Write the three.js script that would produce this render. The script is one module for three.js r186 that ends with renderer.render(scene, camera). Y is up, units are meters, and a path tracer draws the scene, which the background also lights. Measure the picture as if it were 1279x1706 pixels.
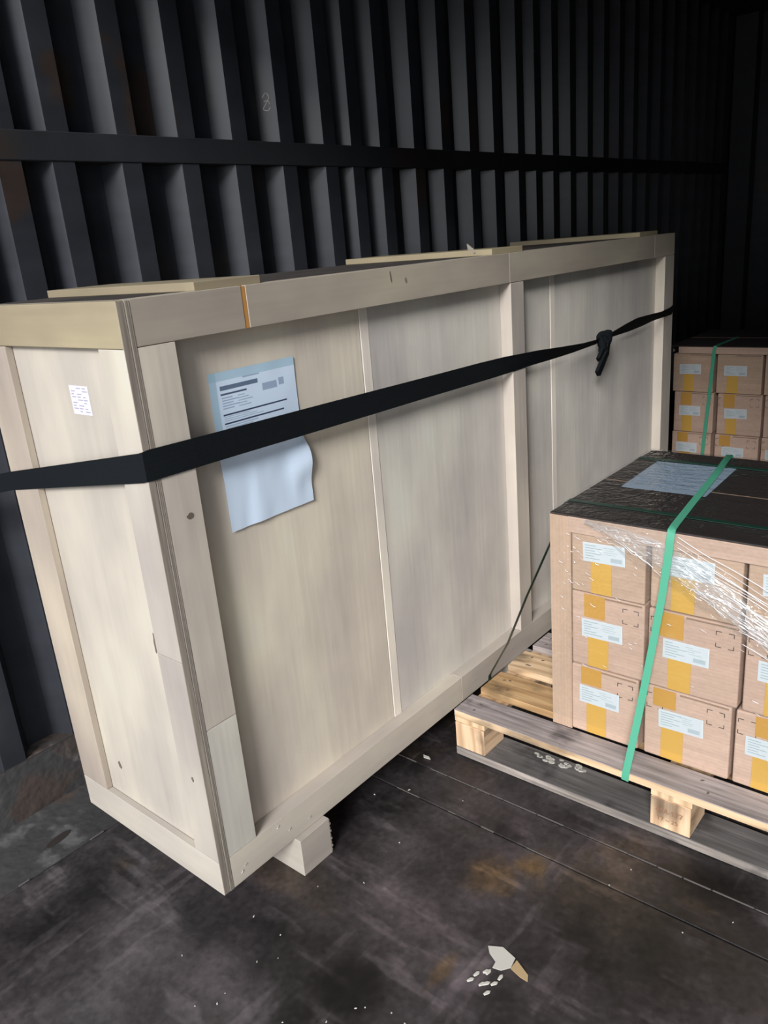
import * as THREE from 'three';
import { RoundedBoxGeometry } from 'three/addons/geometries/RoundedBoxGeometry.js';
import { mergeGeometries, toCreasedNormals } from 'three/addons/utils/BufferGeometryUtils.js';

// ------------------------------------------------------------ camera, sky, daylight, exposure
const scene = new THREE.Scene();
const camera = new THREE.PerspectiveCamera(65.62, 1279 / 1706, 0.05, 200);
camera.rotation.order = 'YXZ';
camera.rotation.set(-0.3248, -0.8478, -0.0871);
camera.position.set(-0.69955, 1.30377, 1.13066);
scene.add(camera);

scene.background = new THREE.Color(0.93, 0.98, 1.05);          // even overcast sky
scene.backgroundIntensity = 0.68;
const sun = new THREE.DirectionalLight(new THREE.Color(1.0, 0.975, 0.965), 2.25);   // hazy sun behind thin cloud, far behind the camera
sun.position.set(-0.778, 0.515, 0.359).multiplyScalar(12); sun.castShadow = true; sun.shadow.radius = 34;
sun.shadow.mapSize.set(2048, 2048); Object.assign(sun.shadow.camera, { left: -5, right: 5, top: 5, bottom: -5, near: 1, far: 30 });
sun.target.position.set(0.6, 0.5, 0.2); scene.add(sun, sun.target);

const renderer = new THREE.WebGLRenderer({ antialias: true });
renderer.toneMapping = THREE.LinearToneMapping;
renderer.toneMappingExposure = 1.9;
renderer.shadowMap.enabled = true;

// ------------------------------------------------------------ random numbers and noise
let seed = 20240611;
function rnd() { seed = (seed + 0x6d2b79f5) | 0; let t = Math.imul(seed ^ (seed >>> 15), 1 | seed); t = (t + Math.imul(t ^ (t >>> 7), 61 | t)) ^ t; return ((t ^ (t >>> 14)) >>> 0) / 4294967296; }
const rr = (a, b) => a + (b - a) * rnd();
const mix = (a, b, t) => a + (b - a) * t;
const sm = (a, b, x) => { const t = Math.min(1, Math.max(0, (x - a) / (b - a))); return t * t * (3 - 2 * t); };
function hash(ix, iy, s) { let h = Math.imul(ix, 374761393) ^ Math.imul(iy, 668265263) ^ Math.imul(s, 974711); h = Math.imul(h ^ (h >>> 13), 1274126177); return ((h ^ (h >>> 16)) >>> 0) / 4294967296; }
function vnoise(x, y, px, py, s) {                              // value noise that repeats after px, py cells
  const ix = Math.floor(x), iy = Math.floor(y), fx = x - ix, fy = y - iy;
  const u = fx * fx * (3 - 2 * fx), v = fy * fy * (3 - 2 * fy);
  const X0 = ((ix % px) + px) % px, X1 = (X0 + 1) % px, Y0 = ((iy % py) + py) % py, Y1 = (Y0 + 1) % py;
  return mix(mix(hash(X0, Y0, s), hash(X1, Y0, s), u), mix(hash(X0, Y1, s), hash(X1, Y1, s), u), v);
}
function fbm(u, v, px, py, s, oct = 4) {                        // u, v in 0..1
  let a = 0.5, sum = 0, tot = 0;
  for (let i = 0; i < oct; i++) { sum += a * vnoise(u * px, v * py, px, py, s + i * 17); tot += a; a *= 0.5; px *= 2; py *= 2; }
  return sum / tot;
}
function dataTex(n, fn, srgb = true) {                          // fn(u, v) -> [r, g, b] in 0..1
  const d = new Uint8Array(n * n * 4);
  for (let j = 0; j < n; j++) for (let i = 0; i < n; i++) {
    const c = fn(i / n, j / n), k = (j * n + i) * 4;
    for (let q = 0; q < 3; q++) d[k + q] = Math.max(0, Math.min(255, Math.round(c[q] * 255)));
    d[k + 3] = 255;
  }
  const t = new THREE.DataTexture(d, n, n);
  t.wrapS = t.wrapT = THREE.RepeatWrapping; t.magFilter = THREE.LinearFilter; t.minFilter = THREE.LinearMipmapLinearFilter; t.generateMipmaps = true;
  if (srgb) t.colorSpace = THREE.SRGBColorSpace;
  t.needsUpdate = true; return t;
}
function canvasTex(w, h, draw) {
  const c = document.createElement('canvas'); c.width = w; c.height = h;
  draw(c.getContext('2d'), w, h);
  const t = new THREE.CanvasTexture(c); t.colorSpace = THREE.SRGBColorSpace; return t;
}
const grey = (f) => (u, v) => { const x = f(u, v); return [x, x, x]; };

// ------------------------------------------------------------ textures (one repeat = 1 m unless said otherwise; grain runs along u)
const T = {};
T.ply = dataTex(1024, (u, v) => {
  const band = fbm(u, v, 2, 14, 3, 4), fine = fbm(u, v, 8, 160, 9, 3), blot = fbm(u, v, 3, 5, 31, 5), vein = sm(0.6, 0.8, fbm(u, v, 3, 40, 55, 4));
  const g = 0.93 + 0.05 * (band - 0.5) * 2 + 0.012 * (fine - 0.5) * 2 + 0.15 * (blot - 0.5) * 2 - 0.02 * vein;
  return [g, g * (0.985 + 0.02 * (blot - 0.5)), g * (0.965 - 0.05 * (blot - 0.45))];
});
T.pine = dataTex(1024, (u, v) => {
  const warp = fbm(u, v, 2, 4, 5, 3), ring = 0.5 + 0.5 * Math.sin((v * 44 + warp * 9) * Math.PI), fine = fbm(u, v, 10, 200, 12, 3), dirt = fbm(u, v, 6, 10, 77, 5);
  const g = 0.88 - 0.13 * ring * ring + 0.14 * (fine - 0.5) - 0.35 * sm(0.52, 0.8, dirt);
  return [g, g * (0.95 - 0.03 * ring), g * (0.86 - 0.06 * ring)];
});
T.weather = dataTex(1024, (u, v) => {
  const fine = fbm(u, v, 8, 180, 21, 3), broad = fbm(u, v, 6, 12, 41, 5), blot = fbm(u, v, 9, 9, 63, 5);
  const g = 0.72 + 0.3 * (fine - 0.5) + 0.36 * (broad - 0.5) - 0.25 * sm(0.55, 0.75, blot);
  return [g, g * 0.965, g * (0.94 + 0.04 * (blot - 0.5))];
});
T.card = dataTex(512, (u, v) => {
  const flute = 0.5 + 0.5 * Math.sin(v * Math.PI * 2 * 60), cloud = fbm(u, v, 3, 5, 8, 4), fib = fbm(u, v, 60, 90, 18, 2), str = fbm(u, v, 2, 40, 28, 3);
  const g = 0.93 + 0.025 * (flute - 0.5) + 0.08 * (cloud - 0.5) + 0.05 * (fib - 0.5) + 0.07 * (str - 0.5);
  return [g, g * 0.985, g * 0.97];
});
// floor wear: one repeat = 2.12 m, u runs across the container from z = -0.5, v into it from x = -0.55
const spot = (u, v, z, x, rz, rx, s) => { const n = fbm(u, v, 20, 20, s, 5) - 0.5, du = (u * 2.12 - 0.5 - z) / rz, dv = (v * 2.12 - 0.55 - x) / rx; return sm(1.15, 0.35, Math.sqrt(du * du + dv * dv) + 2.1 * n); };
T.floor = dataTex(2048, (u, v) => {
  const big = fbm(u, v, 4, 4, 2, 5), mid = fbm(u, v, 14, 14, 14, 6), grit = fbm(u, v, 220, 220, 25, 3), fib = fbm(u, v, 12, 160, 33, 4);
  const scr = sm(0.62, 0.80, fbm(u + 0.35 * v, v, 12, 60, 61, 4)), scr2 = sm(0.64, 0.8, fbm(u, v + 0.6 * u, 70, 10, 67, 4)), pale = sm(0.5, 0.72, fbm(u, v, 7, 10, 58, 6)), black = sm(0.54, 0.70, fbm(u, v, 7, 9, 71, 5));
  const brown = Math.max(spot(u, v, 0.40, 0.50, 0.09, 0.07, 201), 0.8 * spot(u, v, 0.34, 0.42, 0.07, 0.06, 203), 0.7 * spot(u, v, 0.75, 0.6, 0.05, 0.03, 207), 0.6 * spot(u, v, 0.40, 0.17, 0.02, 0.05, 209), 0.4 * sm(0.62, 0.74, fbm(u, v, 6, 6, 46, 5)));
  const dark = Math.max(spot(u, v, 0.30, 0.06, 0.07, 0.05, 211), 0.8 * spot(u, v, 0.31, 0.56, 0.05, 0.03, 213), 0.7 * spot(u, v, -0.02, 0.02, 0.13, 0.09, 217));
  const dust = Math.max(0.9 * spot(u, v, 0.45, 0.20, 0.035, 0.05, 221), 0.5 * spot(u, v, 0.25, 0.30, 0.16, 0.14, 223), 0.5 * spot(u, v, 0.57, 0.36, 0.05, 0.03, 227), 0.6 * spot(u, v, -0.12, -0.28, 0.15, 0.12, 229));
  const g = 0.28 + 0.13 * (big - 0.5) + 0.44 * (mid - 0.5) + 0.14 * (grit - 0.5) + 0.06 * (fib - 0.5) + 0.06 * pale + 0.12 * scr + 0.09 * scr2 - 0.06 * black - 0.13 * dark + 0.12 * dust, hue = fbm(u, v, 8, 8, 83, 4) - 0.5;
  return [g * (1.03 + 0.1 * hue + 0.42 * brown), g * (0.965 + 0.2 * brown), g * (0.985 + 0.03 * hue - 0.2 * brown)];
});
T.paint = dataTex(1024, (u, v) => {                             // one repeat = 1.5 m
  const a = fbm(u, v, 4, 4, 91, 5), b = fbm(u, v, 40, 40, 92, 3), rust = sm(0.62, 0.76, fbm(u, v, 7, 7, 95, 5)), dust = fbm(u, v, 30, 3, 96, 4);
  const g = 0.30 + 0.07 * (a - 0.5) + 0.03 * (b - 0.5) + 0.06 * (dust - 0.5);
  return [g * (0.97 + 0.2 * rust), g, g * (1.05 - 0.16 * rust)];
});
T.dirtsteel = dataTex(1024, (u, v) => {
  const a = fbm(u, v, 6, 6, 191, 5), b = fbm(u, v, 50, 50, 192, 3), rust = sm(0.5, 0.7, fbm(u, v, 9, 9, 195, 5)), pale = sm(0.58, 0.72, fbm(u, v, 16, 16, 197, 5));
  const g = 0.31 + 0.16 * (a - 0.5) + 0.08 * (b - 0.5) + 0.16 * pale;
  return [g * (1 + 0.16 * rust), g * 1.0, g * (1.0 - 0.08 * rust)];
});
T.rough = dataTex(512, grey((u, v) => 0.62 + 0.5 * (fbm(u, v, 8, 8, 301, 5) - 0.5)), false);
T.bump = dataTex(512, grey((u, v) => 0.5 * fbm(u, v, 20, 20, 311, 4) + 0.5 * fbm(u, v, 90, 90, 317, 2)), false);
T.grain = dataTex(512, grey((u, v) => fbm(u, v, 5, 100, 331, 3)), false);
T.weave = dataTex(256, grey((u, v) => 0.5 + 0.25 * Math.sin(v * 2 * Math.PI * 24) + 0.25 * Math.sin((u * 48 + (v * 24 % 2 < 1 ? 0.5 : 0)) * 2 * Math.PI)), false);
T.crinkle = dataTex(512, grey((u, v) => { const w = fbm(u, v, 4, 4, 401, 3); return 0.6 * (1 - Math.abs(2 * fbm(u + 0.1 * w, v, 9, 16, 405, 4) - 1)) + 0.4 * (1 - Math.abs(2 * fbm(u, v, 30, 40, 409, 3) - 1)); }), false);

function boxLabel(k) {
  return canvasTex(256, 120, (c, w, h) => {
    c.fillStyle = '#edf3f6'; c.fillRect(0, 0, w, h);
    c.fillStyle = 'rgba(255,255,255,.6)'; c.fillRect(0, 0, w, 5); c.fillRect(w - 8, 0, 8, h);
    c.fillStyle = 'rgba(120,150,158,.55)';
    for (let i = 0; i < 6; i++) c.fillRect(14, 16 + i * 16, 40 + ((i * 37 + k * 53) % 80), 4);
    c.fillStyle = 'rgba(120,150,158,.4)';
    for (let i = 0; i < 4; i++) c.fillRect(128 + (i % 2) * 12, 20 + i * 13, 40 + ((i * 29 + k * 41) % 50), 3);
    c.fillStyle = 'rgba(110,140,150,.5)'; for (let i = 0; i < 26; i++) c.fillRect(170 + i * 2.6, 78, 1 + (i * 7 + k) % 2, 26);
  });
}
T.labels = [0, 1, 2, 3].map(boxLabel);
T.document = canvasTex(512, 740, (c, w, h) => {
  c.fillStyle = '#e4eef9'; c.fillRect(0, 0, w, h);
  c.fillStyle = 'rgba(165,195,205,.6)'; c.fillRect(0, 0, 40, h * 0.5); c.fillRect(0, 0, w, 40);
  c.fillStyle = 'rgba(70,84,108,.75)'; c.fillRect(56, 64, 220, 20);
  c.fillStyle = 'rgba(60,72,96,.85)'; c.fillRect(56, 98, 150, 8);
  c.fillStyle = 'rgba(110,124,150,.5)';
  c.fillRect(190, 40, 100, 6); c.fillRect(300, 92, 90, 34); c.fillRect(402, 84, 34, 34);
  for (let i = 0; i < 5; i++) { c.fillRect(60, 116 + i * 12, 60 + (i * 31) % 60, 5); c.fillRect(150, 118 + i * 12, 40 + (i * 23) % 60, 4); }
  c.fillStyle = 'rgba(46,54,80,.9)'; c.fillRect(56, 192, 385, 7); c.fillRect(56, 232, 360, 7);
  c.fillStyle = 'rgba(110,124,150,.45)'; for (let i = 0; i < 3; i++) { c.fillRect(60, 203 + i * 9, 150 + i * 40, 3); c.fillRect(60, 246 + i * 10, 190 - i * 30, 4); }
  c.fillStyle = 'rgba(40,50,64,.9)'; c.fillRect(56, 276, 66, 40);
  c.fillStyle = '#a9bcc9'; c.beginPath(); c.ellipse(89, 298, 20, 9, -0.3, 0, 7); c.fill();
});
T.sticker = canvasTex(160, 190, (c, w, h) => {
  c.fillStyle = '#e2dfe8'; c.fillRect(0, 0, w, h); c.fillStyle = 'rgba(120,118,140,.55)';
  for (let i = 0; i < 9; i++) for (let k = 0; k < 3; k++) if ((i * 5 + k * 3) % 4) c.fillRect(12 + k * 48, 14 + i * 19, 20 + (i * 13 + k * 17) % 24, 7);
});
T.topPaper = canvasTex(256, 200, (c, w, h) => { c.fillStyle = '#cfd8e2'; c.fillRect(0, 0, w, h); c.fillStyle = 'rgba(120,135,155,.35)'; for (let i = 0; i < 9; i++) c.fillRect(20, 20 + i * 18, 90 + (i * 47) % 120, 5); });
T.stamp = canvasTex(256, 160, (c, w, h) => {                    // alpha: what is white is ink
  c.fillStyle = '#000'; c.fillRect(0, 0, w, h); c.fillStyle = '#b0b0b0'; c.font = 'bold 54px sans-serif';
  c.save(); c.translate(22, 66); c.fillText('4SA-177', 0, 0, 212); c.restore(); c.font = 'bold 46px sans-serif'; c.fillText('T7 -- 25', 34, 134, 180);
});
T.stamp.colorSpace = THREE.NoColorSpace;

// ------------------------------------------------------------ materials
const std = (o) => new THREE.MeshStandardMaterial({ roughness: 0.8, ...o });
const L = (r, g, b) => new THREE.Color().setRGB(r, g, b);
const ply = (r, g, b) => std({ map: T.ply, color: L(r, g, b), roughness: 0.72, bumpMap: T.grain, bumpScale: 0.0003 });
const M = {
  plyCream: ply(0.46, 0.405, 0.345), plyDimmed: ply(0.48, 0.45, 0.41), plyYellow: ply(0.35, 0.305, 0.205), plyGrey: ply(0.62, 0.58, 0.52), plyDull: ply(0.47, 0.43, 0.365), plyGreen: ply(0.7, 0.69, 0.63), plyPanelLifted: ply(0.74, 0.69, 0.61), plyCoolLifted: ply(0.72, 0.705, 0.675),  // end ply darkened, side sheets lightened: door-light balance between faces put into colour
  plyLight: ply(0.88, 0.84, 0.78),
  plyEdge: std({ map: T.ply, color: L(0.3, 0.27, 0.235), roughness: 0.9, bumpMap: T.grain, bumpScale: 0.002 }),
  orange: ply(0.6, 0.29, 0.08), knot: std({ color: L(0.13, 0.105, 0.08) }), lid: std({ map: T.weather, color: L(0.07, 0.06, 0.055), roughness: 0.9 }),
  pineNew: std({ map: T.pine, color: L(0.92, 0.76, 0.6), roughness: 0.85, bumpMap: T.grain, bumpScale: 0.001 }), pineBlock: std({ map: T.pine, color: L(1, 0.8, 0.65), roughness: 0.85 }),
  pineGold: std({ map: T.pine, color: L(0.72, 0.53, 0.33), roughness: 0.85, bumpMap: T.grain, bumpScale: 0.0012 }),
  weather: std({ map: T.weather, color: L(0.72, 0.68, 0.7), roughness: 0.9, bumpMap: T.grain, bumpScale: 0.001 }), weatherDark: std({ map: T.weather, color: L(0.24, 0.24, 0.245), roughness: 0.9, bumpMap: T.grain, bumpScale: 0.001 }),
  card: std({ map: T.card, color: L(0.585, 0.43, 0.345), roughness: 0.82 }), cardB: std({ map: T.card, color: L(0.55, 0.4, 0.32), roughness: 0.82 }), cardPale: std({ map: T.card, color: L(0.52, 0.38, 0.285), roughness: 0.82 }),
  cardGap: std({ map: T.card, color: L(0.30, 0.21, 0.15) }), cap: std({ map: T.card, color: L(0.036, 0.03, 0.029), roughness: 0.6 }),
  tape: std({ color: L(0.56, 0.335, 0.075), roughness: 0.35, bumpMap: T.bump, bumpScale: 0.0006 }), tapeDark: std({ color: L(0.5, 0.275, 0.065), roughness: 0.35 }),
  ink: std({ color: L(0.06, 0.04, 0.035), roughness: 0.9 }),
  strapGreen: std({ color: L(0.085, 0.37, 0.24), roughness: 0.26, bumpMap: T.weave, bumpScale: 0.0002 }),
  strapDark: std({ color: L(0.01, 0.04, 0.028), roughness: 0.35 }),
  webbing: new THREE.MeshPhysicalMaterial({ color: L(0.006, 0.008, 0.010), roughness: 0.9, specularIntensity: 0.25, bumpMap: T.weave, bumpScale: 0.0003 }),
  floor: [0.46, 0.48, 0.44, 0.46].map((k) => std({ map: T.floor, color: L(k, k * 0.975, k * 0.99), roughness: 0.78, roughnessMap: T.rough, bumpMap: T.bump, bumpScale: 0.0015 })),
  seam: std({ color: L(0.11, 0.1, 0.095), roughness: 0.9 }),
  steel: std({ map: T.paint, color: L(0.42, 0.43, 0.47), roughness: 0.27, metalness: 0 }), rail: std({ map: T.paint, color: L(0.25, 0.26, 0.285), roughness: 0.6 }),
  dirtSteel: std({ map: T.dirtsteel, color: L(0.5, 0.5, 0.5), roughness: 0.75, bumpMap: T.bump, bumpScale: 0.003 }),
  ground: std({ map: T.rough, color: L(0.6, 0.59, 0.56), roughness: 0.95 }),
  paper: std({ map: T.document, color: L(0.84, 0.92, 1.0), roughness: 0.5 }), sticker: std({ map: T.sticker, color: L(0.75, 0.75, 0.78), roughness: 0.6 }), topPaper: std({ map: T.topPaper, color: L(0.5, 0.58, 0.66), roughness: 0.4 }),
  labels: T.labels.map((t) => std({ map: t, color: L(0.63, 0.655, 0.665), roughness: 0.45 })),
  stamp: std({ color: L(0.32, 0.17, 0.1), alphaMap: T.stamp, transparent: true, roughness: 0.9 }),
  film: new THREE.MeshPhysicalMaterial({ color: L(0.97, 0.98, 0.98), transmission: 1, thickness: 0, ior: 1.45, roughness: 0.07, bumpMap: T.crinkle, bumpScale: 0.004, side: THREE.DoubleSide }),
  haze: new THREE.MeshPhysicalMaterial({ color: L(0.95, 0.96, 0.97), transmission: 0.88, thickness: 0, roughness: 0.12, side: THREE.DoubleSide }),
  glint_fold: new THREE.MeshPhysicalMaterial({ color: L(0.93, 0.94, 0.96), transmission: 0.35, thickness: 0, roughness: 0.2 }),  // film folds, whitened in colour to stand for sky glints
  chalk: std({ color: L(0.5, 0.49, 0.47), roughness: 0.95 }), white: std({ color: L(0.52, 0.5, 0.45), roughness: 0.8 }), scrapGold: std({ color: L(0.42, 0.30, 0.16), roughness: 0.8 }), rust: std({ color: L(0.02, 0.014, 0.012), roughness: 0.95 }),
  edgeGrey: std({ map: T.weather, color: L(0.62, 0.59, 0.56), roughness: 0.9, bumpMap: T.grain, bumpScale: 0.002 }),
  nail: std({ color: L(0.6, 0.58, 0.55), metalness: 0.6, roughness: 0.4 }),
};

// ------------------------------------------------------------ helpers
const used = {};
function numbered(n) { const k = (used[n] = (used[n] ?? -1) + 1); return k ? n + '_' + String(k).padStart(3, '0') : n; }
function mesh(name, geo, mat, parent = scene) {
  const m = new THREE.Mesh(geo, mat); m.name = numbered(name); m.castShadow = m.receiveShadow = true; parent.add(m); return m;
}
function thing(name, label, category, pos = [0, 0, 0], group) {
  const o = new THREE.Group(); o.name = numbered(name); o.position.set(...pos); o.userData = { label, category }; if (group) o.userData.group = group; scene.add(o); return o;
}
const structure = (o) => { o.userData.kind = 'structure'; return o; };
const stuff = (o) => { o.userData.kind = 'stuff'; return o; };
const note = (o, label) => { o.userData.label = label; return o; };
// uv in metres by the dominant normal; grain = 'x' | 'y' | 'z' is the axis that runs along u
function uvBox(g, grain = 'x', scale = 1, off = [0, 0]) {
  const p = g.attributes.position, n = g.attributes.normal, uv = new Float32Array(p.count * 2), ax = { x: 0, y: 1, z: 2 }[grain];
  for (let i = 0; i < p.count; i++) {
    const N = [Math.abs(n.getX(i)), Math.abs(n.getY(i)), Math.abs(n.getZ(i))], P = [p.getX(i), p.getY(i), p.getZ(i)];
    const d = N[0] >= N[1] && N[0] >= N[2] ? 0 : N[1] >= N[2] ? 1 : 2;
    let [a, b] = [0, 1, 2].filter((k) => k !== d);
    if (b === ax) [a, b] = [b, a];
    uv[i * 2] = P[a] / scale + off[0]; uv[i * 2 + 1] = P[b] / scale + off[1];
  }
  g.setAttribute('uv', new THREE.BufferAttribute(uv, 2)); return g;
}
// a bevelled board between two corners; its grain runs along its longest side unless told otherwise
function board(x0, x1, y0, y1, z0, z1, r = 0.0015, grain, scale = 1) {
  const s = [x1 - x0, y1 - y0, z1 - z0];
  const g = new RoundedBoxGeometry(...s, 1, Math.min(r, Math.min(...s) * 0.45));
  g.translate((x0 + x1) / 2, (y0 + y1) / 2, (z0 + z1) / 2);
  const gr = grain ?? 'xyz'[s.indexOf(Math.max(...s))];
  return uvBox(g, gr, scale, [rnd(), rnd()]);
}
function ribbon(st, thick) {                                    // st: [centre, half width vector, outward normal]
  const pos = [], uv = [], idx = []; let len = 0;
  st.forEach(([c, w, n], i) => {
    if (i) len += c.distanceTo(st[i - 1][0]);
    for (const [s, t] of [[-1, 1], [1, 1], [1, -1], [-1, -1]]) { pos.push(c.x + w.x * s + n.x * t * thick / 2, c.y + w.y * s + n.y * t * thick / 2, c.z + w.z * s + n.z * t * thick / 2); uv.push(len * 4, s * 0.12 + 0.02 * t); }
    if (i) { const b = i * 4; for (let k = 0; k < 4; k++) { const k2 = (k + 1) % 4; idx.push(b - 4 + k, b + k, b - 4 + k2, b + k, b + k2, b - 4 + k2); } }
  });
  const e = st.length * 4 - 4; idx.push(0, 1, 2, 0, 2, 3, e, e + 2, e + 1, e, e + 3, e + 2);
  const g = new THREE.BufferGeometry(); g.setAttribute('position', new THREE.Float32BufferAttribute(pos, 3)); g.setAttribute('uv', new THREE.Float32BufferAttribute(uv, 2)); g.setIndex(idx);
  g.computeVertexNormals(); return toCreasedNormals(g, 0.7);
}
const V = (x, y, z) => new THREE.Vector3(x, y, z);
function tube(points, r, seg = 24, rad = 5) { return new THREE.TubeGeometry(new THREE.CatmullRomCurve3(points), seg, r, rad, false); }

// ------------------------------------------------------------ the container: floor, walls, roof
const ZW = -0.72, ZR = 1.62, XE = 5.1, XO = -0.55, H = 2.45;
{
  const floor = structure(new THREE.Group()); floor.name = 'floor'; scene.add(floor);
  const cuts = [XO, 0.545, 0.652, 1.85, 3.05, 4.25, XE];
  cuts.slice(0, -1).forEach((x, k) => {
    const g = board(x + 0.0015, cuts[k + 1] - 0.0015, -0.03, k === 1 ? 0.0008 : 0, -0.5, ZR, 0.002, 'z', 2.12);
    { const p = g.attributes.position, uv = g.attributes.uv; for (let i = 0; i < p.count; i++) uv.setXY(i, (p.getZ(i) + 0.5) / 2.12, (p.getX(i) + 0.55) / 2.12); }
    mesh('floor_board', g, M.floor[k % 4], floor);
  });
  for (const [a, b] of [[XO, 0.9], [0.9, XE]]) mesh('floor_board', board(a + 0.001, b - 0.001, -0.03, -0.002, ZW - 0.1, -0.505, 0.002, 'x', 1.1), M.dirtSteel, floor);
  { const h = mesh('rust_hole', new THREE.CylinderGeometry(1, 1, 0.001, 20).scale(0.034, 1, 0.012), M.rust, floor); h.position.set(-0.066, -0.0012, -0.575); h.rotation.y = 0.15; }
  // worn pale splinters along the joints
  const bits = [];
  for (const [x, z0, z1] of [[0.6525, -0.15, 1.4], [0.5455, -0.1, 0.75]]) for (let z = z0; z < z1;) { const l = rr(0.02, 0.09); if (rnd() < (x > 0.6 ? 0.75 : 0.3)) { const g = new THREE.BoxGeometry(rr(0.0015, 0.0035), 0.002, l); g.translate(x + rr(-0.001, 0.001), 0.0012, z + l / 2); bits.push(g); } z += l + 0.004; }
  for (let x = -0.6; x < 0.1;) { const l = rr(0.02, 0.07); if (rnd() < 0.5) { const g = new THREE.BoxGeometry(l, 0.002, 0.003); g.translate(x + l / 2, 0.0012, -0.502); bits.push(g); } x += l + 0.005; }
  stuff(mesh('joint_splinters', mergeGeometries(bits), M.seam, floor));
  structure(mesh('ground', uvBox(new THREE.BoxGeometry(40, 0.3, 60).translate(XO - 20.02, -0.2, 0), 'x', 4), M.ground));

  // corrugated side wall: crests in one plane, pockets pressed back between them, stopped by the bottom rail and the middle rail
  const edges = [];
  const seen = [0.353, 0.537, 0.718, 0.901, 1.083, 1.266, 1.394, 1.538, 1.725, 1.894, 2.074, 2.244, 2.428, 2.572, 2.724, 2.887];
  edges.push(-0.278, -0.094, 0.09, 0.222, ...seen);
  for (let x = 2.887 + 0.17; x < XE - 0.05; x += 0.17) edges.push(x);
  function corrugated(y0, y1, edges, x0, x1, depth, slope, crest, shut) {
    const pos = [], idx = [];
    const quad = (a, b, c, d) => { const k = pos.length / 3; pos.push(...a, ...b, ...c, ...d); idx.push(k, k + 1, k + 2, k, k + 2, k + 3); };
    let x = x0; const zb = -depth;
    edges.forEach((e, i) => {
      const c1 = i ? edges[i - 1] + crest : x0;                 // end of the crest before this pocket
      const b0 = c1 + slope, b1 = e - slope, t = shut ? 0.004 : 0;
      quad([x, y0, 0], [c1, y0, 0], [c1, y1, 0], [x, y1, 0]);
      quad([c1, y0, 0], [b0, y0 + t, zb], [b0, y1 - t, zb], [c1, y1, 0]);
      quad([b0, y0 + t, zb], [b1, y0 + t, zb], [b1, y1 - t, zb], [b0, y1 - t, zb]);
      quad([b1, y0 + t, zb], [e, y0, 0], [e, y1, 0], [b1, y1 - t, zb]);
      if (shut) { quad([c1, y0, 0], [e, y0, 0], [b1, y0 + t, zb], [b0, y0 + t, zb]); quad([b0, y1 - t, zb], [b1, y1 - t, zb], [e, y1, 0], [c1, y1, 0]); }
      x = e;
    });
    quad([x, y0, 0], [x1, y0, 0], [x1, y1, 0], [x, y1, 0]);
    const g = new THREE.BufferGeometry(); g.setAttribute('position', new THREE.Float32BufferAttribute(pos, 3)); g.setIndex(idx); g.computeVertexNormals();
    return uvBox(g, 'y', 1.5);
  }
  const wall = structure(new THREE.Group()); wall.name = 'wall_left'; scene.add(wall);
  const lower = corrugated(0.15, 1.55, edges, XO, XE, 0.05, 0.03, 0.056, true), upper = corrugated(1.606, H, edges, XO, XE, 0.05, 0.03, 0.056, true);
  for (const g of [lower, upper]) mesh('corrugated_sheet', g.translate(0, 0, ZW), M.steel, wall);
  mesh('outer_skin', new THREE.BoxGeometry(XE - XO, H + 0.1, 0.03).translate((XE + XO) / 2, H / 2, ZW - 0.09), M.rail, wall);
  structure(mesh('trim_1', board(XO, XE, 1.546, 1.61, ZW - 0.07, ZW + 0.003, 0.003, 'x', 1.5), M.rail));
  structure(mesh('baseboard_left', board(XO, XE, -0.03, 0.154, ZW - 0.07, ZW + 0.001, 0.004, 'x', 1.1), M.dirtSteel));
  // far end wall, with a steel corner post and its own corrugation
  const end = structure(new THREE.Group()); end.name = 'wall_end'; scene.add(end);
  const ee = []; for (let z = 0.42; z < ZR - ZW - 0.05; z += 0.25) ee.push(z);
  const eg = corrugated(0, H, ee, 0, ZR - ZW, 0.045, 0.04, 0.08, true);
  mesh('corrugated_sheet', eg.rotateY(-Math.PI / 2).translate(XE, 0, ZW), M.steel, end);
  mesh('outer_skin', new THREE.BoxGeometry(0.03, H + 0.1, ZR - ZW + 0.3).translate(XE + 0.09, H / 2, (ZR + ZW) / 2), M.rail, end);
  structure(mesh('trim_2', board(XE - 0.05, XE + 0.07, 0, H, ZW, ZW + 0.14, 0.01, 'y', 1.5), M.rail));
  const right = structure(new THREE.Group()); right.name = 'wall_right'; scene.add(right);
  const re = []; for (let x = 0.25; x < XE - XO - 0.05; x += 0.184) re.push(x);
  mesh('corrugated_sheet', corrugated(0.15, H, re, 0, XE - XO, 0.05, 0.03, 0.056, true).rotateY(Math.PI).translate(XE, 0, ZR), M.steel, right);
  mesh('outer_skin', new THREE.BoxGeometry(XE - XO, H + 0.1, 0.03).translate((XE + XO) / 2, H / 2, ZR + 0.09), M.rail, right);
  structure(mesh('baseboard_right', board(XO, XE, -0.03, 0.154, ZR - 0.001, ZR + 0.07, 0.004, 'x', 1.1), M.dirtSteel));
  structure(mesh('ceiling', board(XO, XE + 0.1, H, H + 0.05, ZW - 0.1, ZR + 0.1, 0.004, 'x', 1.5), M.rail));
}

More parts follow.
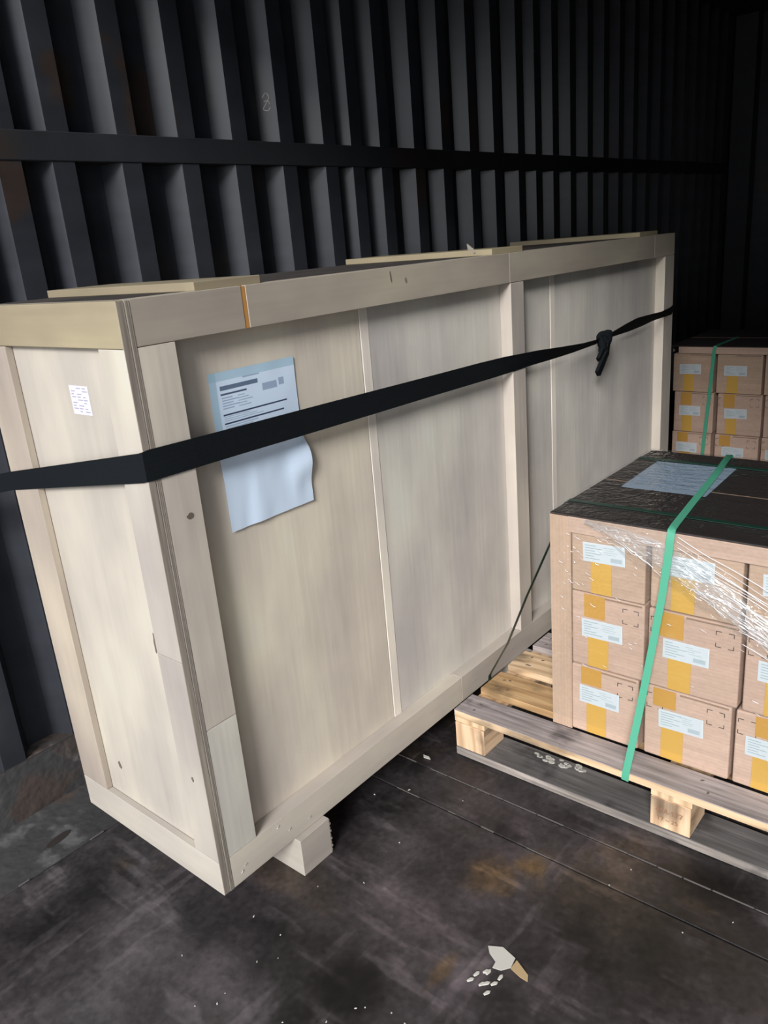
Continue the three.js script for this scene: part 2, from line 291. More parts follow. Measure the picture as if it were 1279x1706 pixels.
// ------------------------------------------------------------ the plywood crate
const CB = 0.0947, CT = 1.2546, CL = 2.2826, CW = 0.5036, BT = 0.035;
{
  const c = thing('plywood_crate', 'large flat pale plywood crate standing upright on skids along the corrugated wall', 'crate', [0, 0, 0]);
  const b = (name, a, m, r, grain) => mesh(name, board(...a, r, grain), m, c);
  // front face: recessed sheets behind a frame of battens
  const zp = -BT;
  for (const [x0, x1, m] of [[0.012, 0.593, M.plyPanelLifted], [0.6235, 1.2, M.plyCoolLifted], [1.2, 1.425, M.plyCoolLifted], [1.455, CL - 0.02, M.plyCoolLifted]]) b('side_panel', [x0, x1, CB + 0.01, CT - 0.012, zp - 0.012, zp], m, 0.001, 'y');
  for (const [x0, x1] of [[0.595, 0.6215], [1.427, 1.453]]) b('joint_strip', [x0, x1, CB + 0.01, CT - 0.012, zp - 0.012, zp + 0.0012], M.plyLight, 0.0008, 'y');
  const TY0 = 1.18, BY1 = 0.1695;
  for (const [x0, x1, m] of [[0.0255, 0.2535, M.plyDull], [0.2635, 1.1525, M.plyDull], [1.1535, 2.1015, M.plyDull], [2.1025, CL, M.plyDull]]) b('top_batten', [x0, x1, TY0, CT, zp, 0], m, 0.0015);
  note(b('joint_strip', [0.2536, 0.2634, TY0, CT - 0.001, zp, -0.001], M.orange, 0.001, 'y'), 'orange-brown wood sliver in the batten joint');
  for (const [x0, x1, m] of [[0.0255, 0.8385, M.plyGrey], [0.8395, 1.55, M.plyGrey], [1.551, CL, M.plyGrey]]) b('bottom_batten', [x0, x1, CB, BY1, zp, 0], m, 0.0015);
  b('post_batten', [0.0255, 0.0985, 0.4655, TY0 - 0.001, zp, 0], M.plyGrey); b('post_batten', [0.0255, 0.0985, BY1 + 0.0005, 0.4645, zp, 0], M.plyGreen);
  b('post_batten', [1.156, 1.2215, BY1 + 0.0005, TY0 - 0.001, zp, 0], M.plyGrey); b('post_batten', [2.199, CL, BY1 + 0.0005, TY0 - 0.001, zp, 0], M.plyGrey);
  // end face towards the door
  const EP = 0.0155;
  b('end_panel', [EP, 0.0252, CB, CT, -CW, 0], M.plyDimmed, 0.0008, 'y');
  const lay = []; for (let k = 0; k < 3; k++) lay.push(board(EP + 0.001 + k * 0.0031, EP + 0.0032 + k * 0.0031, CB + 0.002, CT - 0.002, -0.004, 0.0006, 0.0004, 'y'));
  mesh('plywood_edge', mergeGeometries(lay), M.plyEdge, c);
  mesh('plywood_edge', board(0.001, EP - 0.0008, CB + 0.002, CT - 0.002, -0.004, 0.0005, 0.0006, 'y'), M.plyEdge, c);
  b('end_batten', [0, EP, TY0, CT, -CW, 0], M.plyYellow, 0.002); b('end_batten', [0, EP, CB, BY1 + 0.005, -CW, 0], M.plyDimmed, 0.002);
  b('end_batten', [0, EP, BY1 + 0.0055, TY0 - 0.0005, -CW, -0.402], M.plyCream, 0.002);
  b('end_batten', [0, EP, 0.6225, TY0 - 0.0005, -0.075, 0], M.plyDimmed, 0.0015); b('end_batten', [0, EP, BY1 + 0.0055, 0.6215, -0.075, 0], M.plyDimmed, 0.0015);
  // far end, back, base, lid
  b('end_panel', [CL - 0.022, CL - 0.001, CB + 0.001, CT - 0.001, -CW + 0.01, zp - 0.013], M.plyCoolLifted, 0.001, 'y');
  b('back_panel', [0.026, CL - 0.023, CB + 0.001, CT - 0.013, -CW, -CW + 0.012], M.plyCoolLifted, 0.001, 'y');
  b('base_panel', [0.026, CL - 0.023, CB, CB + 0.014, -CW + 0.013, zp - 0.013], M.plyCoolLifted, 0.001, 'x');
  note(b('lid', [0.026, CL - 0.002, CT - 0.012, CT - 0.0005, -CW, zp - 0.0005], M.lid, 0.001, 'x'), 'dark film-covered lid');
  for (const [x, z1, m] of [[0.16, -0.01, M.plyYellow], [1.08, -0.005, M.plyYellow], [1.985, -0.005, M.plyYellow]]) b('lid_batten', [x, x + 0.15, CT - 0.0005, CT + 0.0145, -CW, z1], m, 0.0015);
  for (let k = 0; k < 5; k++) { const s = mesh('splinter', new THREE.BoxGeometry(0.022, 0.002, 0.004), M.plyDimmed, c); s.position.set(1.085 + 0.002 * k, CT + 0.012 + 0.002 * k, -0.06 - 0.006 * k); s.rotation.set(0.2 * k, 0.5 + 0.3 * k, 0.25 + 0.1 * k); }
  // skids
  for (const x of [0.196, 1.1, 2.0]) {
    const s = b('skid', [x, x + 0.091, 0, CB - 0.0005, -CW + 0.02, 0.016], M.plyDimmed, 0.002, 'z');
    if (x < 1) for (let k = 0; k < 9; k++) mesh('ply_tooth', board(x + 0.0905, x + 0.0925 + (k % 2) * 0.002, 0.004 + k * 0.01, 0.010 + k * 0.01, -0.08, 0.015, 0.0006, 'z'), M.plyDimmed, s);
  }
  // wear that has its own shape: knots, chips, staples
  const blot = (name, at, axis, rx, ry, turn, m) => { const sh = new THREE.Shape(); const q = 14; for (let i = 0; i <= q; i++) { const a = i / q * 6.2832, k = 0.75 + 0.5 * hash(i % q, Math.round(at[1] * 999), 5); const X = Math.cos(a) * rx * k, Y = Math.sin(a) * ry * k; i ? sh.lineTo(X, Y) : sh.moveTo(X, Y); } const o = mesh(name, new THREE.ExtrudeGeometry(sh, { depth: 0.0006, bevelEnabled: false }), m, c); o.position.set(...at); if (axis === 'x') o.rotation.set(0, -Math.PI / 2, 0); o.rotateZ(turn); return o; };
  blot('knot', [0.0695, 0.881, 0.0001], 'z', 0.007, 0.006, 0.5, M.knot); blot('knot', [0.0153, 0.631, -0.101], 'x', 0.004, 0.021, -0.05, M.knot); blot('knot', [0.0153, 0.256, -0.345], 'x', 0.005, 0.009, 0.2, M.knot); blot('knot', [-0.0004, 0.36, -0.035], 'x', 0.003, 0.005, 0, M.knot); blot('knot', [0.669, 1.235, 0.0001], 'z', 0.002, 0.012, 0.1, M.knot); blot('knot', [0.72, 1.225, 0.0001], 'z', 0.004, 0.006, 0.1, M.plyEdge);
  for (const [x, y] of [[0.06, 0.128], [0.155, 0.155], [0.185, 0.128], [0.245, 0.118], [0.05, 0.118], [0.9, 0.13], [1.1, 0.135]]) { const n = mesh('staple', tube([V(-0.0035, 0, 0), V(-0.003, 0, 0.001), V(0.003, 0.001, 0.001), V(0.0035, 0.001, 0)], 0.0006, 8, 5), M.nail, c); n.position.set(x, y, 0.0004); n.rotation.z = rr(-0.4, 0.6); }
  // papers stuck on
  {
    const nx = 18, ny = 26, g = new THREE.PlaneGeometry(0.212, 0.30, nx, ny), p = g.attributes.position;
    for (let i = 0; i < p.count; i++) {
      const u = p.getX(i) / 0.212 + 0.5, v = p.getY(i) / 0.30 + 0.5, low = sm(0.5, 0.25, v);
      p.setZ(i, 0.0015 + 0.007 * low * fbm(u * 0.95, v * 0.4 + u * 0.1, 9, 4, 77, 3) + 0.0012 * fbm(u, v * 0.8, 6, 5, 71, 3) + 0.012 * sm(0.75, 1, u) * sm(0.12, 0.3, v) * sm(0.5, 0.36, v));
      p.setX(i, p.getX(i) + 0.008 * sm(0.6, 1, u) * sm(0.5, 0.3, v));
    }
    g.computeVertexNormals();
    const d = mesh('shipping_document', g, M.paper, c); d.material.side = THREE.DoubleSide; d.position.set(0.2825, 0.959, zp + 0.0004);
    note(d, 'creased bluish white paper with printed lines, crossed by the strap');
    note(mesh('sticker', new THREE.BoxGeometry(0.062, 0.052, 0.0005).rotateY(-Math.PI / 2), M.sticker, c), 'small pale printed sticker on the end panel').position.set(0.0151, 1.086, -0.19);
  }
}

// ------------------------------------------------------------ black webbing strap round the crate
{
  const t = thing('lashing_strap', 'black webbing strap tied round the pale plywood crate and knotted near its far end', 'strap');
  const st = [], P = (x, y, z, hw, n, tilt = 0) => { const N = V(...n).normalize(), up = V(0, 1, 0); const w = up.clone().multiplyScalar(Math.cos(tilt)).addScaledVector(N, Math.sin(tilt)).multiplyScalar(hw); st.push([V(x, y, z), w, N.clone().multiplyScalar(Math.cos(tilt)).addScaledVector(up, -Math.sin(tilt))]); };
  const o = 0.0022, nx = [-1, 0, 0], nz = [0, 0, 1], hw = 0.0252;
  P(-0.16, 0.868, -0.71, 0.02, [-1, 0, 0.4]); P(-0.07, 0.886, -0.6, 0.02, [-1, 0, 0.7]);
  for (let k = 0; k <= 6; k++) P(-o, mix(0.903, 0.986, k / 6), mix(-0.5, -0.01, k / 6), mix(0.0195, hw, k / 6), nx);
  P(-0.0016, 0.989, 0.0012, hw, [-0.7, 0, 0.7]);
  for (let k = 0; k <= 10; k++) { const x = mix(0.01, 1.0, k / 10); P(x, mix(0.9895, 0.975, k / 10), o, mix(hw + 0.001, 0.0235, k / 10), nz, 0.04 * Math.sin(k)); }
  for (const [x, y, h, tl] of [[1.1, 0.974, 0.024, 0.2], [1.25, 0.9715, 0.024, 0.55], [1.38, 0.966, 0.023, 0.75], [1.5, 0.962, 0.021, 0.9], [1.6, 0.961, 0.016, 0.9], [1.65, 0.962, 0.012, 0.6]]) P(x, y, o + Math.sin(tl) * h * 0.85, h, nz, tl);
  mesh('webbing', ribbon(st, 0.0025), M.webbing, t);
  st.length = 0;
  for (const [x, y, h, tl] of [[1.64, 0.962, 0.011, 0.5], [1.7, 0.967, 0.015, 0.9], [1.8, 0.976, 0.024, 0.75], [1.9, 0.980, 0.026, 0.6], [2.0, 0.9815, 0.025, 0.7], [2.1, 0.9835, 0.021, 0.8], [2.2, 0.986, 0.019, 0.6]]) P(x, y, o + Math.sin(tl) * h * 0.85, h, nz, tl);
  P(2.275, 0.987, o, 0.018, nz, 0.2); P(2.2845, 0.987, -0.003, 0.018, [1, 0, 0.3]); P(2.285, 0.985, -0.25, 0.02, [1, 0, 0]); P(2.285, 0.98, -0.5, 0.02, [1, 0, 0]); P(2.3, 0.97, -0.68, 0.02, [1, 0, 0]);
  mesh('webbing', ribbon(st, 0.0025), M.webbing, t);
  // knot: three fat turns of folded webbing and two tails
  const turns = [];
  for (const [rx, ry, tw, off] of [[0.022, 0.026, 0.3, 0], [0.019, 0.030, -0.5, 0.006], [0.024, 0.021, 0.9, -0.005]]) {
    const pts = []; for (let i = 0; i < 14; i++) { const a = i / 14 * 6.2832; const x = Math.cos(a) * rx, y = Math.sin(a) * ry; pts.push(V(x * Math.cos(tw) - y * Math.sin(tw) + off, x * Math.sin(tw) + y * Math.cos(tw) - 0.004, 0.011 + 0.008 * Math.sin(a * 2 + tw * 3))); }
    turns.push(new THREE.TubeGeometry(new THREE.CatmullRomCurve3(pts, true), 48, 0.0105, 8, true));
  }
  turns.push(uvBox(new THREE.SphereGeometry(0.02, 16, 12).scale(1.1, 1.2, 0.7).translate(0, -0.004, 0.011), 'x', 0.2));
  mesh('knot', mergeGeometries(turns), M.webbing, t).position.set(1.675, 0.957, 0.006);
  const tail = (pts, h) => { const s = pts.map((p, i) => { const d = (pts[i + 1] ?? p).clone().sub(pts[i - 1] ?? p).normalize(); const n = V(0.35, 0.2, 1).normalize(); return [p, d.clone().cross(n).normalize().multiplyScalar(h), n]; }); return ribbon(s, 0.011); };
  mesh('tail', tail([V(1.683, 0.955, 0.026), V(1.672, 0.922, 0.026), V(1.65, 0.888, 0.02), V(1.632, 0.862, 0.016)], 0.018), M.webbing, t);
  mesh('tail', tail([V(1.668, 0.95, 0.026), V(1.648, 0.928, 0.024), V(1.634, 0.905, 0.018)], 0.015), M.webbing, t);
}

// ------------------------------------------------------------ wooden pallets
const PX = 0.7437, PZ = 0.0404, PT = 0.1372;
function makePallet(label) {
  const t = thing('wooden_pallet', label, 'pallet', [PX, 0, PZ]);
  const tops = [[0, 0.0865, M.weather], [0.123, 0.227, M.pineGold], [0.267, 0.364, M.pineNew], [0.404, 0.5, M.weather], [0.541, 0.638, M.pineNew], [0.70, 0.80, M.weather]];
  tops.forEach(([a, b, m], k) => {
    const bd = mesh('top_board', board(a, b, 0.1165, PT, 0.0 + (k % 2) * 0.002, 1.2, 0.002, 'z'), m, t);
    if (m === M.weather && !k) mesh('board_edge', board(a - 0.0006, a + 0.002, 0.118, PT - 0.0018, 0.003, 1.198, 0.0004, 'z'), M.pineNew, bd);
    if (k < 4) for (let q = 0; q < 4; q++) { const n = mesh('nail_dent', new THREE.CylinderGeometry(0.0028, 0.0028, 0.0008, 8), M.knot, bd); n.position.set(mix(a, b, q % 2 ? 0.7 : 0.3) + rr(-0.006, 0.006), PT, (k === 0 && q > 1 ? 0.6 : 0.035) + rr(-0.015, 0.02) + (q > 1 ? 0.03 : 0)); n.scale.set(1, 1, 1.8); n.rotation.y = rr(0, 3); }
  });
  for (const z of [-0.002, 0.5275, 1.11]) mesh('stringer_board', board(0.004, 0.798, 0.099, 0.1162, z, z + 0.092, 0.002, 'x'), M.pineNew, t);
  [0.0005, 0.3525, 0.7].forEach((x, i) => [[0.0005, 0.0895], [0.5285, 0.6175], [1.1105, 1.1995]].forEach(([z0, z1], k) => {
    const bk = mesh('block', board(x + 0.001, x + 0.095, 0.024, 0.0988, z0, z1, 0.002, 'x'), M.pineBlock, t);
    if (!i && k === 1) { const s = mesh('stamp', new THREE.PlaneGeometry(0.078, 0.05).rotateY(-Math.PI / 2), M.stamp, bk); s.position.set(x + 0.0004, 0.06, (z0 + z1) / 2); note(s, 'faint brown stamped characters'); }
  }));
  [0, 0.35, 0.69].forEach((x, k) => {
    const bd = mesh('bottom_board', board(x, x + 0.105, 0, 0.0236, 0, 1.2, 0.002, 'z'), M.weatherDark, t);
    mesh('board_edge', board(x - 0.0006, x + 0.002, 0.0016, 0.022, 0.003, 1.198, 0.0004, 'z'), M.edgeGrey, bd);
    if (!k) { const ch = []; for (let q = 0; q < 22; q++) { const g = new THREE.CylinderGeometry(rr(0.002, 0.006), rr(0.002, 0.006), 0.0012, 6).scale(1, 1, 1.8); g.rotateY(rr(-0.5, 0.5)); g.translate(0.078 + rr(-0.01, 0.012) + q * 0.0006, 0.0241, 0.2 + q * 0.0062 + rr(-0.01, 0.01)); ch.push(g); } stuff(mesh('paint_flakes', mergeGeometries(ch), M.white, bd)); }
  });
  return t;
}
const pallet = makePallet('wooden pallet with grey front board and stamped block in front of the crate');
const FAR = [3.08, -0.36];
{
  const p2 = pallet.clone(); p2.name = numbered('wooden_pallet'); p2.position.set(FAR[0] - 0.09, 0, FAR[1]); scene.add(p2);
  p2.userData = { label: 'far wooden pallet in the dark, hidden under the rear stack of boxes', category: 'pallet' };
}

// ------------------------------------------------------------ cardboard boxes
const BD = 0.57;                                                // depth of a box
// local frame: x = 0 front face, y = 0 base, z = 0 left side
function makeBox(k, w, h, spec) {
  const o = new THREE.Group(); o.name = numbered('cardboard_box'); scene.add(o);
  const m = [M.card, M.cardB, M.cardPale][k % 3];
  mesh('carton', board(0, BD, 0, h, 0, w, 0.0045, 'z', 0.5), m, o);
  const flap = mesh('flap_seam', board(-0.0008, 0.01, h - 0.0075, h - 0.0035, w * 0.42, w - 0.006, 0.0008, 'z', 0.5), M.cardGap, o);
  const lz = spec.lz, ly = spec.ly;
  if (spec.up) mesh('tape', board(-0.0009, 0.0, ly + 0.05, h - 0.002, spec.up, spec.up + 0.051, 0.0003, 'y'), M.tapeDark, o);
  const low = mesh('tape', board(-0.0009, 0.0, 0.003, ly + 0.01, spec.down, spec.down + 0.05, 0.0003, 'y'), M.tape, o);
  const lab = mesh('label', new THREE.BoxGeometry(0.099, 0.046, 0.0006).rotateY(-Math.PI / 2), M.labels[k % 4], o);
  lab.position.set(-0.0013, ly + 0.023, lz + 0.0495); lab.rotation.x = spec.turn ?? -0.02;
  const mark = (z0) => { const g = []; for (const [a, b] of [[0, 0], [1, 0], [0, 1], [1, 1]]) { const s = 0.036, l = 0.011, Y = h - 0.055 + b * s, Z = z0 + a * s; g.push(new THREE.BoxGeometry(0.0006, 0.0014, l).translate(-0.0004, Y, Z + (a ? -l / 2 : l / 2)), new THREE.BoxGeometry(0.0006, l * 0.8, 0.0014).translate(-0.0004, Y + (b ? -l / 2 : l / 2) * 0.8, Z)); } mesh('handling_mark', mergeGeometries(g), M.ink, o); };
  for (const z of spec.marks ?? []) mark(z);
  return o;
}
const FX = 0.834;
const columns = ['left column', 'second column from the left', 'third column', 'right column'];
const rows = ['bottom', 'middle', 'top'];
let kBox = 0;
function stack(fx, base, cols, scale, far) {
  // cols: per column [z offsets for the three rows, widths]
  cols.forEach(([zs, ws], ci) => rows.forEach((row, ri) => {
    const h = [0.181, 0.189, 0.176][ri] * scale, y = base + [0.001, 0.1835, 0.374][ri] * scale;
    const j = (n) => (hash(ci, ri, n + (far ? 50 : 0)) - 0.5);
    const up = ri === 2 ? 0 : [0.026, 0.02, 0.04][ci % 3] + 0.006 * ri, b = makeBox(kBox++, ws[ri], h, {
      lz: [0.022, 0.026, 0.03][ri] + (ci === 1 ? 0.012 - ri * 0.004 : 0.002 * j(4)), ly: [0.084, 0.081, 0.082][ri] + 0.006 * j(1), up: up, down: 0.042 + 0.01 * j(2) + (ri === 2 ? 0.004 : 0), turn: -0.01 + 0.04 * j(3),
      marks: ri === 2 ? [] : ci === 0 ? [ws[ri] - 0.05] : [0.006, ws[ri] - 0.05],
    });
    b.position.set(fx + 0.004 * j(7), y, zs[ri]);
    if (far) b.userData = { label: ri === 2 ? `cardboard box in dark rear stack, ${row} row, ${columns[ci]}` : `cardboard box in dark rear stack, ${row} row, ${columns[ci]}`, category: 'box', group: 'cardboard boxes on the rear pallet' };
    else b.userData = { label: `orange-taped cardboard box on front pallet, ${row} row, ${columns[ci]}`, category: 'box', group: 'cardboard boxes on the front pallet' };
  }));
}
stack(FX, PT, [
  [[0.3325, 0.3335, 0.335], [0.1675, 0.1755, 0.174]],
  [[0.514, 0.5185, 0.52], [0.189, 0.194, 0.188]],
  [[0.711, 0.721, 0.716], [0.185, 0.185, 0.185]],
  [[0.905, 0.912, 0.908], [0.185, 0.185, 0.185]],
], 1);
stack(FAR[0], PT, [
  [[-0.285, -0.28, -0.29], [0.185, 0.185, 0.187]],
  [[-0.082, -0.078, -0.088], [0.196, 0.196, 0.198]],
  [[0.125, 0.128, 0.12], [0.19, 0.19, 0.19]],
], 1.02, true);

function capTray(name, label, x0, x1, z0, z1, y0, y1) {
  const t = thing(name, label, 'cover');
  mesh('top_sheet', board(x0, x1, y1 - 0.004, y1, z0, z1, 0.0015, 'z', 0.5), M.cap, t);
  mesh('front_lip', board(x0, x0 + 0.003, y0, y1 - 0.0042, z0 + 0.045, z1, 0.001, 'z', 0.5), M.card, t);
  mesh('side_lip', board(x0 + 0.05, x1, y0, y1 - 0.0042, z0, z0 + 0.003, 0.001, 'x', 0.5), M.card, t);
  mesh('tray_joint', board(x0 + 0.28, x0 + 0.283, y1 - 0.001, y1 + 0.0008, z0, z1, 0.0003, 'z', 0.5), M.cardGap, t);
  return t;
}
capTray('cardboard_tray', 'dark brown cardboard cap on top of the front stack of boxes', FX - 0.006, 1.412, 0.285, 1.12, 0.654, 0.696);
capTray('cardboard_tray', 'cardboard cap on top of the dark rear stack of boxes', FAR[0] - 0.006, FAR[0] + BD + 0.01, -0.31, 0.33, 0.70, 0.735);
function edgeBoard(label, x, z, y0, y1, w) {
  const t = thing('edge_protector', label, 'edge protector', [x, y0, z]);
  const sh = new THREE.Shape(); sh.moveTo(0, 0); sh.lineTo(0, -w); sh.lineTo(0.0035, -w); sh.lineTo(0.0035, -0.0035); sh.lineTo(w, -0.0035); sh.lineTo(w, 0); sh.closePath();
  const g = new THREE.ExtrudeGeometry(sh, { depth: y1 - y0, bevelEnabled: false }).rotateX(-Math.PI / 2);
  mesh('angle_board', uvBox(g, 'y', 0.5), M.cardPale, t);
}
edgeBoard('tall kraft paper corner board at the left edge of the front boxes', FX - 0.0045, 0.2835, PT + 0.001, 0.6905, 0.052);

// paper on the cap
{
  const g = new THREE.PlaneGeometry(0.2, 0.245, 16, 16).rotateX(-Math.PI / 2).rotateY(-Math.PI / 2), p = g.attributes.position;
  for (let i = 0; i < p.count; i++) p.setY(i, 0.0012 * fbm(p.getX(i) * 2 + 0.5, p.getZ(i) * 2 + 0.5, 5, 9, 611, 3));
  g.computeVertexNormals();
  const o = mesh('paper_sheet', g, M.topPaper); M.topPaper.side = THREE.DoubleSide;
  o.position.set(1.185, 0.6972, 0.447); o.rotation.y = 0.03;
  o.userData = { label: 'pale blue sheet of paper on the dark cap under the film', category: 'paper' };
}

// ------------------------------------------------------------ green strapping bands
{
  const band = (label, stations, w, mat) => { const t = thing('strapping_band', label, 'strap'); const s = stations.map(([p, n], i) => { const d = (stations[i + 1]?.[0] ?? p).clone().sub(stations[i - 1]?.[0] ?? p).normalize(); return [p, d.clone().cross(n).normalize().multiplyScalar(w / 2), n.clone().normalize()]; }); mesh('band', ribbon(s, 0.0012), mat, t); return t; };
  const up = V(0, 1, 0), fr = V(-1, 0, 0);
  const b1 = band('bright green plastic band running down the front of the boxes to the pallet', [
    [V(1.418, 0.62, 0.492), V(1, 0, 0)], [V(1.418, 0.695, 0.494), V(1, 0.4, 0)], [V(1.408, 0.7042, 0.495), up], [V(1.2, 0.7036, 0.523), up], [V(1.0, 0.7032, 0.545), up], [V(0.85, 0.7028, 0.563), up],
    [V(0.826, 0.7005, 0.5655), V(-0.5, 1, 0)], [V(0.8185, 0.692, 0.5665), V(-1, 0.5, 0)], [V(0.8165, 0.675, 0.566), fr], [V(0.8145, 0.64, 0.5635), fr], [V(0.811, 0.55, 0.555), fr], [V(0.802, 0.45, 0.5435), fr], [V(0.79, 0.34, 0.531), fr], [V(0.776, 0.25, 0.5215), fr], [V(0.7435, 0.139, 0.5125), V(-1, 0.35, 0)], [V(0.7415, 0.132, 0.512), fr], [V(0.7413, 0.1155, 0.5105), fr], [V(0.748, 0.1145, 0.5105), V(0, -1, 0)],
  ], 0.0165, M.strapGreen);
  const cross = (label, x, mat) => band(label, [[V(x + 0.01, 0.118, 0.035), V(0, 0.1, -1)], [V(x + 0.012, 0.146, 0.036), V(0, 0.4, -1)], [V(x + 0.01, 0.26, 0.098), V(0, 0.4, -1)], [V(x + 0.005, 0.42, 0.165), V(0, 0.4, -1)], [V(x, 0.62, 0.255), V(0, 0.4, -1)], [V(x, 0.692, 0.279), V(0, 0.5, -1)], [V(x, 0.7005, 0.29), up], [V(x, 0.7008, 0.5), up], [V(x, 0.7008, 0.8), up], [V(x, 0.7005, 1.12), up], [V(x, 0.66, 1.126), V(0, 0, 1)], [V(x, 0.14, 1.23), V(0, 0, 1)]], 0.014, mat);
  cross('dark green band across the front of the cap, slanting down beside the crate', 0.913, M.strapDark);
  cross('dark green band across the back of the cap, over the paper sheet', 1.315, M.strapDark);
  const x = FAR[0] - 0.012;
  band('green plastic band on the left part of the dark rear stack', [[V(x + 0.3, 0.737, -0.09), up], [V(x, 0.737, -0.096), up], [V(x - 0.004, 0.72, -0.098), fr], [V(x - 0.004, 0.5, -0.112), fr], [V(x - 0.006, 0.15, -0.135), fr]], 0.016, M.strapGreen);
}

// ------------------------------------------------------------ stretch film over the front stack
{
  const t = thing('stretch_film', 'clear crinkled stretch film wrapped over the front stack of boxes', 'film');
  const sheet = (nu, nv, fn) => { const g = new THREE.PlaneGeometry(1, 1, nu, nv), p = g.attributes.position, uv = g.attributes.uv; for (let i = 0; i < p.count; i++) { const u = uv.getX(i), v = uv.getY(i), q = fn(u, v); p.setXYZ(i, ...q); } g.computeVertexNormals(); return g; };
  const ridge = (u, v) => 1 - Math.abs(2 * fbm(u, v, 9, 22, 811, 4) - 1);
  const band = (u, v) => Math.exp(-(((v - (0.97 - 0.95 * (u - 0.12))) / 0.09) ** 2)) * sm(0.06, 0.2, u);
  mesh('front_sheet', uvScale(sheet(140, 110, (u, v) => { const z = mix(0.279, 1.125, u), y = mix(0.17, 0.694, v); return [0.8235 - 0.002 * ridge(u, v) - 0.004 * band(u * 2.1, v) * ridge(u * 2, v * 1.5), y, z]; }), 2), M.film, t);
  mesh('top_sheet', uvScale(sheet(90, 60, (u, v) => { const z = mix(0.281, 1.122, u), x = mix(0.826, 1.414, v); return [x, 0.6985 + 0.0014 * ridge(u, v * 0.7), z]; }), 2), M.film, t);
  function uvScale(g, k) { const uv = g.attributes.uv; for (let i = 0; i < uv.count; i++) uv.setXY(i, uv.getX(i) * k, uv.getY(i) * k * 0.6); return g; }
  // the gathered band: crumpled film running down to the right, with sharp little facets
  const path = new THREE.CatmullRomCurve3([V(0, 0.690, 0.375), V(0, 0.668, 0.46), V(0, 0.635, 0.555), V(0, 0.585, 0.65), V(0, 0.525, 0.74), V(0, 0.455, 0.86), V(0, 0.40, 1.0)]);
  const crumple = (w0, w1, amp, s, fine, path) => {
    const nu = 260, nv = 46, g = sheet(nu, nv, (u, v) => {
      const c = path.getPoint(u), d = path.getTangent(u), w = mix(w0, w1, u) * mix(0.2, 1, sm(0, 0.3, u)) * mix(0.4, 1, sm(1, 0.8, u)) * (0.75 + 0.5 * fbm(u, 0.5, 9, 2, s + 5, 3)), q = v - 0.5;
      const r1 = 1 - Math.abs(2 * fbm(u, v + 0.5 * u, 26, 9, s, 2) - 1), r2 = 1 - Math.abs(2 * fbm(u, v, 64, 20, s + 3, 2) - 1), edge = sm(0.5, 0.3, Math.abs(q));
      return [0.8222 - amp * edge * (0.75 * r1 + fine * r2), c.y + q * w * d.z * 2, c.z - q * w * d.y * 2];
    });
    return g;
  };
  mesh('crumpled_band', crumple(0.048, 0.042, 0.0056, 901, 0.4, path), M.film, t);
  mesh('crumpled_band', crumple(0.026, 0.03, 0.0062, 931, 0.4, path), M.haze, t);
  // gathered folds: thin ropes of film running down to the right across the front
  const glint_fold = (z0, y0, z1, y1, r, wob, n = 5) => { const pts = []; for (let i = 0; i <= n; i++) { const k = i / n; pts.push(V(0.8185 + rr(-0.001, 0.0015), mix(y0, y1, k) + rr(-wob, wob), mix(z0, z1, k) + rr(-wob, wob))); } const g = tube(pts, r, n * 5, 4); return g; };
  for (let k = 0; k < 46; k++) {
    const a = rnd() * 0.75, c = path.getPoint(a), d = path.getTangent(a), o = rr(-0.03, 0.034), l = rr(0.02, 0.075), turn = rr(-0.35, 0.35), z = c.z, y = c.y + o;
    if (y > 0.69) continue;
    mesh('glint_fold', glint_fold(z, y, z + l * (d.z - turn * d.y), y + l * (d.y + turn * d.z), rr(0.0003, 0.001), 0.003), M.glint_fold, t);
  }
  for (let k = 0; k < 18; k++) { const y = 0.688 - k * 0.0125 + rr(-0.004, 0.004), z = mix(0.575, 0.71, sm(0, 17, k)) + rr(0, 0.03); mesh('glint_fold', glint_fold(z, y, 0.93, y - (0.93 - z) * rr(0.40, 0.50), rr(0.0003, 0.001), 0.0022, 6), M.glint_fold, t); }
  for (let k = 0; k < 60; k++) { const near = k % 2, z = near ? rr(0.31, 0.42) : rr(0.31, 0.76), y = near ? rr(0.53, 0.67) : rr(0.33, 0.66), l = rr(0.004, 0.012); mesh('glint_fold', glint_fold(z, y, z + l, y - l * 0.4, rr(0.0004, 0.0009), 0.001, 2), M.glint_fold, t); }  // tiny added white flakes, standing in for sparkles on the film
}

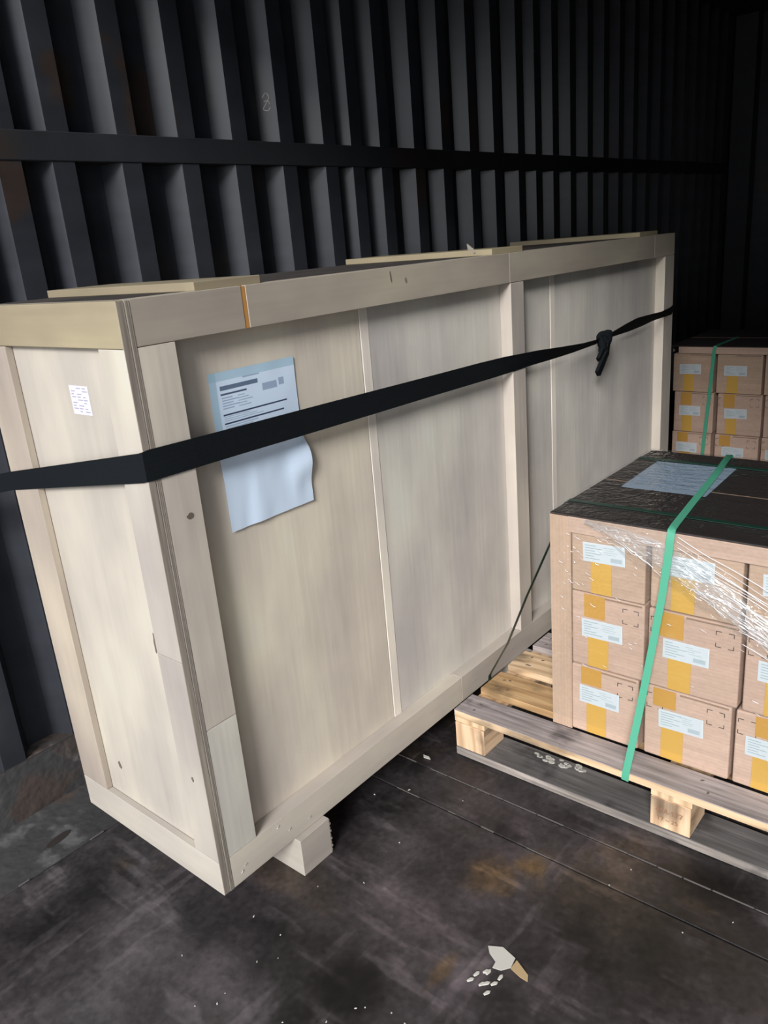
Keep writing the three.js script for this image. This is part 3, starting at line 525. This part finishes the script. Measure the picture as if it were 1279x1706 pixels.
// ------------------------------------------------------------ small things on the floor and wall
{
  const flake = (pts, d, m, at, name, parent) => { const sh = new THREE.Shape(); pts.forEach(([x, y], i) => (i ? sh.lineTo(x, y) : sh.moveTo(x, y))); sh.closePath(); const o = mesh(name, new THREE.ExtrudeGeometry(sh, { depth: d, bevelEnabled: false }).rotateX(-Math.PI / 2).rotateY(-Math.PI / 2), m, parent); o.position.set(...at); return o; };
  const s = thing('paper_scrap', 'torn pale scrap with a tan end lying on the bare floor', 'scrap', [0.262, 0, 0.487]);
  flake([[-0.045, 0.012], [-0.02, 0.026], [0.012, 0.018], [0.016, -0.004], [0.004, -0.02], [-0.012, -0.024], [-0.014, -0.01], [-0.034, 0]], 0.0016, M.white, [0, 0.0012, 0], 'scrap_sheet', s);
  note(flake([[0.0165, 0.016], [0.05, 0.0], [0.056, -0.012], [0.04, -0.012], [0.0165, -0.006]], 0.0016, M.scrapGold, [0, 0.0012, 0], 'scrap_end', s), 'tan torn end');
  const chips = [];
  for (let i = 0; i < 46; i++) { const g = new THREE.CylinderGeometry(rr(0.0006, 0.0019), rr(0.0006, 0.0019), 0.0012, 5).scale(1, 1, rr(1, 2.4)); g.rotateY(rr(0, 3.1)); g.translate(rr(-0.15, 0.62), 0.0017, rr(-0.05, 1.0)); chips.push(g); }
  for (let i = 0; i < 9; i++) { const g = new THREE.CylinderGeometry(0.003, 0.004, 0.0016, 5).scale(1, 1, 2.2); g.rotateY(1 + rr(0, 0.6)); g.translate(0.2 + rr(-0.02, 0.03), 0.0017, 0.47 + rr(-0.03, 0.03)); chips.push(g); }
  const o = mesh('paint_chips', mergeGeometries(chips), M.white); stuff(o); o.userData.label = 'scattered white paint chips on the dark floor boards'; o.userData.category = 'chips';
  const w = thing('wood_chip', 'single white chip on the floor near the pallet corner', 'chip', [0.683, 0.0015, -0.014]);
  flake([[-0.014, 0.004], [0.004, 0.005], [0.014, -0.002], [-0.006, -0.005]], 0.002, M.white, [0, 0, 0], 'chip_body', w);
  const c = thing('chalk_mark', 'small chalk scribble on the corrugated wall above the middle rail', 'mark', [1.0625, 1.70, ZW - 0.0335]);
  c.rotation.y = -1.03;
  mesh('chalk_line', mergeGeometries([tube([V(0, 0.03, 0), V(0.012, 0.042, 0), V(0.02, 0.03, 0), V(0.008, 0.012, 0), V(0, 0, 0), V(0.014, -0.004, 0), V(0.022, 0.004, 0)], 0.0016, 30, 5), tube([V(0.004, 0.02, 0), V(0.016, 0.022, 0), V(0.02, 0.012, 0)], 0.0014, 12, 5)]), M.chalk, c);
}

renderer.render(scene, camera);
